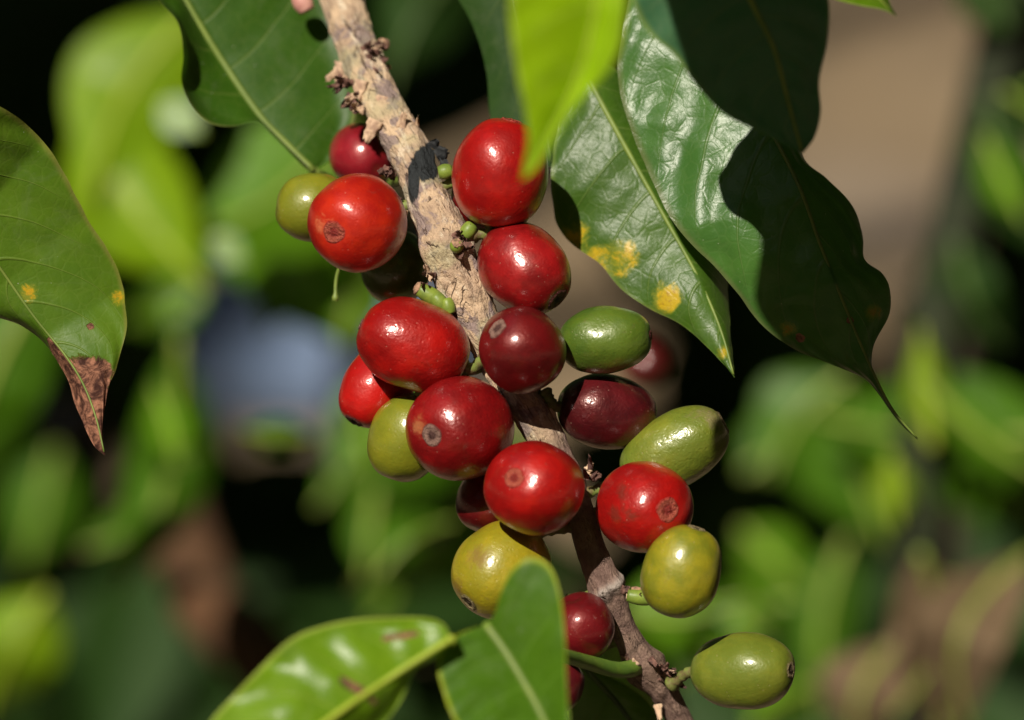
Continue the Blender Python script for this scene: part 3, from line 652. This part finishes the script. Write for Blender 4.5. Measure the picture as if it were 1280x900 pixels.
m_tr = leaf_mat('leaf_overlap', (0.050, 0.150, 0.062), (0.038, 0.115, 0.052), (0.16, 0.24, 0.09), nv=7, rough=.42, bump=.3, spec=.5, edge=(.2, .3, .06))
leaf('broad dark shaded leaf hanging over the glossy one at the top',
     [(880, -150), (910, -70), (938, 0), (967, 60), (986, 130), (1003, 192)],
     [(830, -110), (788, -40), (792, 5), (812, 42), (842, 68), (872, 108), (905, 142), (950, 165), (985, 183)],
     [(950, -130), (1020, -60), (1036, 0), (1034, 50), (1024, 100), (1026, 140), (1018, 172)],
     [3.6, 3.5, 3.3, 3.0, 2.6], [.1, .1, 0], [-.3, -.4, -.3, -.1], m_tr, rib_pale, n=80, m=16, wave=.05, curl=.1)

m_h = leaf_mat('leaf_behind_top', (0.026, 0.066, 0.010), (0.016, 0.044, 0.008), (0.07, 0.11, 0.03), nv=7, rough=.55, spec=.12, bump=.2, crinkle=.4)
leaf('dark green leaf behind the yellow-green one above the scarlet cherry',
     [(600, -180), (625, -80), (650, 30), (672, 120), (690, 210)],
     [(560, -150), (545, -60), (590, 30), (608, 90), (614, 150), (640, 190)],
     [(680, -120), (720, -20), (735, 80), (720, 160)],
     [-2.2, -2.0, -1.8, -1.6], -.1, -.3, m_h, rib_dark, n=60, m=12)

m_bl = leaf_mat('leaf_low_left', (0.15, 0.28, 0.008), (0.08, 0.18, 0.006), (0.30, 0.42, 0.05), nv=7, trans=.25, rough=.34, bump=.5, edge=(.45, .55, .10))
leaf('shiny light green leaf with a brown scratch at the bottom left',
     [(562, 800), (520, 826), (480, 852), (430, 886), (380, 925), (320, 985), (270, 1050)],
     [(556, 782), (530, 772), (455, 773), (402, 783), (362, 800), (322, 838), (290, 872), (262, 905), (225, 980)],
     [(552, 818), (520, 838), (508, 862), (492, 890), (462, 925), (400, 985), (330, 1040)],
     [4.6, 4.8, 5.2, 5.6, 6.2], [-.2, -.3, -.2], [-.3, -.6, -.4], m_bl, rib_lime, pucker=.04, wave=.09, n=90, m=18, curl=.12, rib=(.04, .035), petiole=[(562, 800, 4.6), (574, 801, 3.7), (612, 802, 2.8)],
     brown=[(428, 850, 456, 868, 7, 8), (520, 792, 478, 798, 6, 4), (458, 868, 468, 878, 6, 5)], vk=.05)

m_bm = leaf_mat('leaf_low_front', (0.060, 0.145, 0.005), (0.038, 0.105, 0.004), (0.14, 0.28, 0.03), nv=6, trans=.25, rough=.42, bump=.35, edge=(.40, .46, .03))
leaf('upright green leaf with yellow edge in front of the yellow cherry',
     [(608, 782), (630, 812), (652, 848), (676, 892), (700, 950), (715, 1030)],
     [(590, 786), (562, 800), (547, 828), (553, 862), (570, 905), (610, 970), (670, 1020)],
     [(618, 768), (626, 740), (640, 712), (662, 697), (686, 706), (699, 738), (706, 790), (708, 850), (712, 905), (722, 970)],
     [4.0, 4.2, 4.5, 4.9, 5.4], [.1, .3, .2], [.1, .1, .0], m_bm, rib_olive, n=90, m=16, wave=.07, pucker=.03, rib=(.05, .035))
leaf('deep green leaf lying behind the lower end of the branch',
     [(712, 812), (745, 850), (780, 890), (815, 950), (840, 1010)],
     [(705, 850), (710, 900), (740, 960), (790, 1000)], [(750, 838), (800, 868), (828, 905), (850, 960)],
     [-1.0, -1.2, -1.5], -.1, -.1, leaf_mat('leaf_low_behind', (0.07, 0.15, 0.014), (0.05, 0.11, 0.012), (.15, .22, .05), nv=6, edge=(.2, .3, .03)), rib_dark, n=50, m=10)
# green leaf stalk coming off the lower branch
stv, stf = tube(catmull([P(612, 788, 3.8), P(660, 806, 2.4), P(735, 828, .7), P(775, 838, .1), P(800, 832, -.3)], 20), [0.00115 - 0.0003 * math.sin(i / 19 * math.pi) for i in range(20)], 16)
mesh('petiole', stv, stf, plain_mat('green_petiole', (.15, .25, .03), (.10, .19, .025), .45, 4, .3), branch, BASE)
auto_leaf('narrow green leaf tip showing along the top edge of the photo', (960, -70), (1122, 22), 40, [-2, -2, -2.5], m_bl, rib_pale, bend=-.1)
# hidden leaf overhead that throws the diagonal shadow on the glossy leaf
def Pw(x, y, d): return (640 + (x - 640) * DIST / (DIST - d), 450 + (y - 450) * DIST / (DIST - d))
leaf('dark green leaf above the photo shading the glossy leaf',
     [Pw(x, y, 10) for x, y in [(700, -700), (710, -500), (730, -300), (780, -60)]],
     [Pw(x, y, 10) for x, y in [(630, -600), (602, -450), (588, -385), (612, -280), (604, -205), (690, -120)]],
     [Pw(x, y, 10) for x, y in [(800, -640), (890, -500), (930, -300), (860, -120)]],
     [10, 10, 10], 0, 0, m_tr, rib_dark, n=60, m=10)

# a bare hanging stalk under the orange-red cherry
hv, hf = tube(catmull([P(432, 318, -.6), P(421, 345, -.7), P(419, 376, -.7)], 14), [.00024 + .0002 * (i > 11) for i in range(14)], 10)
hs = mesh('hanging_stalk', hv, hf, rib_olive, None, P(432, 318, -.6)); hs['label'] = 'thin green stalk hanging below the orange-red cherry'; hs['category'] = 'stalk'
# ------------------------------------------------------------------ blurred leaves further back
bgl = leaf_mat('far_leaf_lime', (0.18, 0.31, 0.003), (0.11, 0.22, 0.003), (.32, .42, .04), trans=.3, tcol=(.45, .65, .02), bump=.25, rough=.34, spec=.38)
bgm = leaf_mat('far_leaf_green', (0.095, 0.225, 0.006), (0.055, 0.15, 0.005), (.2, .3, .05), trans=.25, bump=.25, rough=.36, spec=.22)
bgn = leaf_mat('far_leaf_mid', (0.055, 0.145, 0.004), (0.030, 0.09, 0.003), (.12, .20, .03), trans=.22, bump=.25, rough=.40, spec=.2)
bgg = leaf_mat('far_leaf_glint', (0.10, 0.22, 0.01), (0.07, 0.17, 0.008), (.2, .3, .05), trans=.2, bump=.15, rough=.46, spec=.5)
dry = leaf_mat('dry_leaf', (.21, .145, .082), (.08, .05, .028), (.27, .19, .12), trans=.12, tcol=(.3, .16, .08), bump=.6, rough=.7, spec=.2)
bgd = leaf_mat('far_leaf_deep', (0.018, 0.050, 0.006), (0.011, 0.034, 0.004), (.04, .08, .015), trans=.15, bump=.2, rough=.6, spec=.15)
BG = 'blurred leaves behind the branch'
for lab, b, tp, w, dm, mt, bend, fold in [
    ('blurred lime green leaf curving down at the upper left', (250, 10), (110, 260), 80, [-15.5, -15, -14.1], bgl, .10, -.3),
    ('blurred lime green leaf pointing down toward the blue patch', (95, 140), (265, 365), 76, [-15, -14.4, -13.6], bgl, .05, -.5),
    ('blurred mid green leaf between the lime leaf and the cherries', (440, 150), (225, 300), 90, [-17, -16.6, -16.2], bgm, -.1, -.4),
    ('blurred soft green leaf below the olive cherry', (330, 220), (430, 440), 70, [-21, -20.4, -19.6], bgm, .05, -.4),
    ('blurred green leaf under the dry brown leaf tip', (60, 350), (-30, 640), 70, [-12, -12, -13], bgn, .1, -.3),
    ('long blurred green leaf hanging between dark gaps at left', (225, 420), (140, 755), 52, [-16, -17, -17], bgn, -.08, -.4),
    ('blurred yellow-green leaf in the bottom left corner', (60, 740), (-20, 900), 60, [-18, -18, -19], bgl, .05, -.4),
    ('blurred green leaf below the olive cherry pair', (600, 500), (390, 640), 85, [-19, -18.5, -18], bgn, .1, -.4),
    ('blurred green leaf with lighter tip near the lower middle', (600, 600), (440, 735), 50, [-20, -21, -22], bgm, -.1, -.4),
    ('large blurred green leaf at the right edge below the long leaf tip', (1330, 540), (1010, 520), 85, [-16, -16, -17], bgn, -.05, -.4),
    ('blurred green leaf pointing down right of the tilted green cherry', (1060, 500), (1110, 690), 70, [-18, -18, -18], bgn, .05, -.4),
    ('small round blurred green leaf in the lower right', (925, 660), (1015, 745), 42, [-22, -22, -22], bgm, 0, -.3),
    ('blurred green leaf hanging right of the pale green cherry', (1060, 670), (1030, 900), 42, [-22, -22, -22], bgn, .08, -.3),
    ('blurred green leaf under the shaded dark red cherry', (640, 560), (520, 700), 50, [-21, -20.5, -20], bgn, .1, -.3),
    ('blurred yellowish leaf tip low in the middle gap', (470, 610), (455, 725), 32, [-18, -18, -17.6], bgn, 0, -.3),
    ('small pale blurred leaf near the blue-grey patch', (250, 290), (320, 340), 24, [-24, -24, -23.8], bgm, 0, -.2),
    ('blurred deep green leaf left of the long hanging one', (70, 560), (30, 720), 50, [-30, -30, -30], bgn, 0, -.3),
    ('blurred green leaf right of the tilted green cherry', (930, 590), (1010, 500), 46, [-26, -26, -26], bgn, .1, -.3),
    ('blurred green leaf low beside the pale green cherry', (900, 740), (960, 800), 36, [-20, -20, -19.7], bgm, .1, -.3),
    ('blurred green leaf at the right edge above the dry leaves', (1300, 640), (1150, 600), 46, [-22, -22, -21.7], bgn, .1, -.3),
    ('blurred mid green leaf behind the lime tip at right', (1060, 470), (960, 600), 60, [-21, -21, -20.5], bgn, .1, -.3),
    ('blurred tan dry leaf hanging in the bottom right corner', (1290, 690), (1215, 930), 58, [-13.5, -12.0, -13], dry, .22, .3),
    ('blurred dry leaf with dark fold at the lower right', (1150, 690), (1110, 900), 60, [-13, -14, -12.5], dry, -.2, -.5),
    ('blurred dry leaf lowest beside the pale green cherry', (1130, 800), (1080, 950), 55, [-15, -14, -14.5], dry, .2, -.3),
    ('blurred crumpled dry leaf between the two tan ones', (1190, 720), (1195, 950), 38, [-14, -13.6, -14], dry, .12, 1.0),
    ('blurred lime green leaf beside the dark stem at top right', (1300, 110), (1228, 205), 26, [-22, -22, -22], bgm, .1, -.3),
    ('blurred lime leaf pointing up beside the long dark tip', (1165, 560), (1150, 405), 26, [-15, -15, -15], bgl, 0, -.2),
    ('blurred lime leaf slanting to the right edge', (1150, 470), (1310, 600), 24, [-14, -14, -14], bgm, .05, -.2),
    ('blurred yellowish small leaf tip in the right cluster', (1115, 570), (1120, 660), 26, [-16, -16, -16], bgl, 0, -.2),
    ('blurred green leaf behind the right cluster', (1090, 640), (960, 560), 46, [-24, -24, -24], bgn, .1, -.3),
    ('blurred green leaf under the right cluster', (1180, 690), (1100, 650), 26, [-20, -20, -20], bgn, .1, -.3),
    ('blurred green leaf below the orange-red cherry', (470, 330), (430, 440), 40, [-18, -18, -18], bgm, .1, -.3),
    ('blurred bright leaf behind the lower branch', (780, 760), (900, 760), 55, [-14, -14, -14], bgm, .1, -.3),
    ('blurred lime leaf just right of the lower branch', (760, 790), (860, 900), 50, [-10, -10, -11], bgm, .1, -.3)]:
    auto_leaf(lab, b, tp, w, [-26 + (x + 14) * 1.4 for x in dm], mt, rib_pale if mt is not bgl else rib_lime, bend=bend, fold=fold, group=BG, rib=(.1, .04))

stem_olive = plain_mat('olive_stem', (.022, .030, .008), (.010, .014, .005), .8, 1.0, .5, .002)
sb = P(1150, 620, -30); sb.z = 0
st_ = thing('young_stem', sb, 'blurred dark green stem rising along the right side of the photo', 'stem')
tv, tf = tube(catmull([sb, sb.lerp(P(1145, 900, -30), .6), P(1148, 700, -30), P(1165, 430, -30), P(1192, 300, -31), P(1222, 180, -31), P(1252, 60, -31), P(1270, -80, -31)], 50), [.0085 - .0030 * i / 49 for i in range(50)], 14)
mesh('bark', tv, tf, stem_olive, st_, sb)
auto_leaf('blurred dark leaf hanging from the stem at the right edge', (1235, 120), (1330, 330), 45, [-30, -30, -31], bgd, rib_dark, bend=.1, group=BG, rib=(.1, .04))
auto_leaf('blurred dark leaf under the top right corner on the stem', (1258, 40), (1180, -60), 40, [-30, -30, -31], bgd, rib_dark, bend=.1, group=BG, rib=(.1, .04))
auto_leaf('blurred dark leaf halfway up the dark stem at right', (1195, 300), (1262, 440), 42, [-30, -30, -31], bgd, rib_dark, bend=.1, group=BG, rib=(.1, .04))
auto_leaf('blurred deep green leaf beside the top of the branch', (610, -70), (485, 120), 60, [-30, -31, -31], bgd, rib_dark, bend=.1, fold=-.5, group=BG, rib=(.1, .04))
auto_leaf('blurred leaf with a white sun glint beside the curled leaf edge', (196, 126), (256, 170), 24, [-20, -19.86, -19.73], bgg, rib_lime, fold=(.04, -.04), group=BG, rib=(.03, .02), puff=.0, wave=.0)
auto_leaf('small blurred leaf catching a pale glint above the blue-grey patch', (262, 296), (310, 330), 20, [-22, -21.95, -21.9], bgg, rib_lime, fold=(.035, -.035), group=BG, rib=(.03, .02), puff=.0, wave=.0)
rs = random.Random(11)
for (x0, y0, x1, y1, n, mats) in [(390, 500, 600, 720, 7, (bgn, bgm)), (960, 460, 1180, 620, 6, (bgn, bgm, bgn)), (900, 650, 1060, 880, 6, (bgn, bgm, bgn)),
                                  (100, 450, 230, 720, 4, (bgn, bgm)), (240, 200, 430, 380, 5, (bgn, bgm)), (1225, 110, 1290, 220, 4, (bgn, bgm)), (800, 760, 900, 900, 5, (bgn, bgm))]:
    for _ in range(n):
        bx, by = rs.uniform(x0, x1), rs.uniform(y0, y1); an = rs.uniform(-.6, 3.6); ln = rs.uniform(60, 130); dd_ = rs.uniform(-46, -24)
        auto_leaf('small blurred leaf in the dappled greenery behind the fruit', (bx, by), (bx + ln * math.cos(an), by + ln * math.sin(an)), ln * rs.uniform(.2, .32), [0, rs.uniform(-.6, .8), rs.uniform(-1, 1.6)] and [dd_, dd_ + rs.uniform(-.3, .8), dd_ + rs.uniform(-.8, 1.8)],
                  rs.choice(mats), rib_pale, bend=rs.uniform(-.12, .12), fold=rs.uniform(-.6, .3), group='small blurred background leaves', rib=(.06, .03), n=24, m=5)

# ------------------------------------------------------------------ shaded shrubs behind
def leaf_pack(specs):
    """many leaf blades in one foliage mesh; each spec = base, tip (world), half width (m), face normal hint"""
    V, F, uv = [], [], []
    pr = [0, .30, .74, .97, 1, .86, .58, .26, .06]
    for b, tp, w, up in specs:
        ax = tp - b; L = ax.length; u = ax.cross(up).normalized(); nn = u.cross(ax).normalized(); o = len(V)
        dr = random.uniform(.05, .2) * L; tw = random.uniform(-.3, .3)
        for i in range(9):
            t = i / 8
            for k in range(-2, 3):
                s = k / 2; ww = w * pr[i]
                V.append(b + ax * t + u * s * ww - nn * (dr * (t * t) - abs(s) * ww * .35 + tw * s * ww * t)); uv.append((s * .5 + .5, t))
        for i in range(8):
            for k in range(4): q = o + i * 5 + k; F.append((q, q + 1, q + 6, q + 5))
    return V, F, uv

TAN = [[(1240, 210), (1290, 200), (1290, 290), (1245, 280)], [(1012, 20), (1140, -40), (1235, 0), (1215, 180), (1190, 330), (1150, 400), (1060, 380), (1010, 230)],
       [(530, 90), (590, 80), (660, 250), (790, 380), (800, 600), (690, 720), (560, 800), (560, 740), (660, 640), (660, 500), (600, 300)],
       [(240, 360), (460, 370), (460, 510), (240, 500)]]
def inside(x, y, poly):
    c = False; j = len(poly) - 1
    for i in range(len(poly)):
        (x1, y1), (x2, y2) = poly[i], poly[j]
        if (y1 > y) != (y2 > y) and x < (x2 - x1) * (y - y1) / (y2 - y1) + x1: c = not c
        j = i
    return c
stem_dark = plain_mat('shrub_stem', (.10, .07, .05), (.05, .035, .025), .9, 3, .5)
def proj(v):
    l = R3.transposed() @ ((v - FOCUS) * 100); s = DIST / (DIST - l.z); return 640 + l.x * s * 100, 450 - l.y * s * 100
def shrub(label, x0, x1, n, dlo, dhi, stem_px, stem_pts=None, extra=()):
    specs = []; tries = 0
    while len(specs) < n and tries < 4000:
        tries += 1
        px, py, d = random.uniform(x0, x1), random.uniform(-80, 980), random.uniform(dlo, dhi)
        b = P(px, py, d); ang = random.uniform(-math.pi, 0) + random.gauss(0, .3)
        L = random.uniform(.06, .13)
        tp = b + R3 @ Vector((math.cos(ang), math.sin(ang) * .8, random.uniform(-.4, .5))).normalized() * L
        w = L * random.uniform(.19, .25)
        u = (tp - b).normalized(); sd = (R3 @ Vector((0, 0, 1))).cross(u).normalized()
        pts = [b, tp, b.lerp(tp, .5) + sd * w * 1.1, b.lerp(tp, .5) - sd * w * 1.1, b.lerp(tp, .25) + sd * w, b.lerp(tp, .25) - sd * w, b.lerp(tp, .75) + sd * w * .7, b.lerp(tp, .75) - sd * w * .7]
        if any(inside(*proj(q), pl) for q in pts for pl in TAN): continue
        specs.append((b, tp, w, R3 @ Vector((random.uniform(-.5, .5), random.uniform(.2, .8), 1))))
    for (ax, ay, bx, by, dd_, w) in extra: specs.append((P(ax, ay, dd_), P(bx, by, dd_ - 2), w, R3 @ Vector((.1, .4, 1))))
    # leaves added above the view as a sun blocker for the leaves below
    for _ in range(int(n * 1.0)):
        cx = random.uniform((x0 - 640) / 100 * 1.9 - 18, (x1 - 640) / 100 * 1.9 - 4)
        b = W(cx, random.uniform(10.5, 42), random.uniform(-48, -42)); ang = random.uniform(-math.pi, 0)
        L = random.uniform(.08, .13)
        tp = b + R3 @ Vector((math.cos(ang), math.sin(ang) * .25, random.uniform(-.5, .3))).normalized() * L
        if any(proj(q)[1] > -70 for q in (b, tp, b.lerp(tp, .5) - R3 @ Vector((0, L * .24, 0)))): continue
        specs.append((b, tp, L * .24, R3 @ Vector((random.uniform(-.4, .2), random.uniform(.3, .8), 1))))
    base = P(stem_px, 450, (dlo + dhi) / 2); base.z = 0
    root = thing('coffee_shrub', base, label, 'shrub', 'shaded shrubs behind the branch')
    V, F, uv = leaf_pack(specs); mesh('foliage', V, F, bgd, root, base, {'yellow': [0] * len(V), 'brown': [0] * len(V)}, uv)  # visible shrub leaves together with the added sun-blocking ones
    pts = catmull([base, base + Vector((.01, .0, .4)), P(stem_px, 700, (dlo + dhi) / 2), P(stem_px + 20, 100, (dlo + dhi) / 2), P(stem_px - 30, -700, (dlo + dhi) / 2)], 40)
    if stem_pts: pts = catmull([base] + [P(*q) for q in stem_pts], 40)
    tv, tf = tube(pts, [.011 - .005 * i / 39 for i in range(40)], 12); mesh('stem', tv, tf, stem_dark, root, base)
shrub('shaded dark shrub filling the left of the background', -120, 420, 95, -100, -72, 120)
shrub('shaded dark shrub behind the cherries in the middle', 300, 1000, 110, -100, -72, 440)
shrub('shaded dark shrub filling the right of the background', 860, 1400, 95, -100, -72, 1170, [(1165, 900, -56), (1178, 460, -52), (1208, 250, -50), (1262, 60, -50), (1330, -300, -55)], [(1330, 210, 1205, 420, -76, .025), (1320, 320, 1180, 480, -74, .022), (1310, -20, 1250, 190, -76, .016), (1200, 340, 1140, 470, -78, .018)])

# brown trunk at lower left, dark stem at right
trunk = plain_mat('brown_trunk', (.10, .045, .018), (.06, .03, .013), .9, 1.0, .8, .002)
tb = P(350, 1000, -36); tb.z = 0
tr = thing('tree_trunk', tb, 'blurred slanting brown trunk at the lower left behind the leaf', 'trunk')
tv, tf = tube(catmull([tb, tb.lerp(P(370, 1000, -36), .5), P(370, 1000, -36), P(292, 830, -36), P(228, 680, -37), P(205, 560, -42)], 40), [.0105 - .003 * i / 39 for i in range(40)], 16)
mesh('bark', tv, tf, trunk, tr, tb)
# unidentified blue-grey object far behind, built as a rounded solid
lump = plain_mat('blue_grey_lump', (.17, .235, .37), (.11, .165, .28), .8, .12, .6, .01)
dd = -200.0
while P(335, 425, dd).z > 0.06: dd -= 1
rc = P(335, 425, dd)
V, F = [], []
for j in range(25):
    for i in range(36):
        th, ph = math.pi * j / 24, 2 * math.pi * i / 36
        n_ = Vector((math.sin(th) * math.cos(ph), math.sin(th) * math.sin(ph), math.cos(th)))
        f = 1 + .18 * noise.noise(n_ * 1.6) + .05 * noise.noise(n_ * 5)
        V.append(rc + Vector((n_.x * .19 * f, n_.y * .10 * f, n_.z * .07 * f)))
F = [(j * 36 + i, j * 36 + (i + 1) % 36, (j + 1) * 36 + (i + 1) % 36, (j + 1) * 36 + i) for j in range(24) for i in range(36)]
ro = mesh('lump', V, F, lump, None, rc)
ro['label'] = 'blurred unidentified blue-grey object on the ground left of the cherries'; ro['category'] = 'lump'

# unseen tree, added: its leaf dome cuts the sky fill; gap left for sun
tree_b = Vector((-3.4, -1.6, 0))
shade = thing('added_shade_tree', tree_b, 'unseen tree added so its leaf dome holds back the sky light', 'tree')
TV, TF, TU = [], [], []
rg = random.Random(21); fq = FOCUS - SUN * (FOCUS.z / SUN.z); cnt = 0
specs = []
while cnt < 6500:
    az, el = rg.uniform(0, 2 * math.pi), math.asin(rg.uniform(0.02, 1))
    rr_ = rg.uniform(2.6, 4.6)
    p = FOCUS + Vector((math.cos(az) * math.cos(el), math.sin(az) * math.cos(el), math.sin(el) * .9)) * rr_
    q = p - SUN * (p.z / SUN.z)
    if -.95 < q.x < .95 and fq.y - .75 < q.y < 4.6: cnt += 0.3; continue
    cnt += 1
    L = rg.uniform(.30, .5); dv = Vector((rg.gauss(0, 1), rg.gauss(0, 1), rg.gauss(-.4, .5))).normalized()
    specs.append((p, p + dv * L, L * .3, (FOCUS - p).normalized() + Vector((rg.gauss(0, .3), rg.gauss(0, .3), rg.gauss(0, .3)))))
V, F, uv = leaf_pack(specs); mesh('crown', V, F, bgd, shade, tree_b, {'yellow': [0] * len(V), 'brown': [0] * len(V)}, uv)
tv, tf = tube(catmull([tree_b, tree_b + Vector((.05, .1, 1.5)), tree_b + Vector((.5, .3, 3)), tree_b + Vector((1.6, .8, 4.4)), tree_b + Vector((2.8, 1.2, 5.0))], 40), [.16 - .0033 * i for i in range(40)], 18)
mesh('trunk', tv, tf, stem_dark, shade, tree_b)
for pts in ([(.3, .2, 2.2), (.2, 1.5, 3.2), (.8, 3.2, 4.2)], [(.6, .3, 3.1), (1.2, -.8, 3.8), (2.2, -1.8, 4.2)], [(1.2, .6, 4.0), (2.2, 2.0, 4.6), (3.6, 3.4, 4.8)]):
    tv, tf = tube(catmull([tree_b + Vector(p) for p in pts], 20), [.08 - .003 * i for i in range(20)], 12); mesh('limb', tv, tf, stem_dark, shade, tree_b)
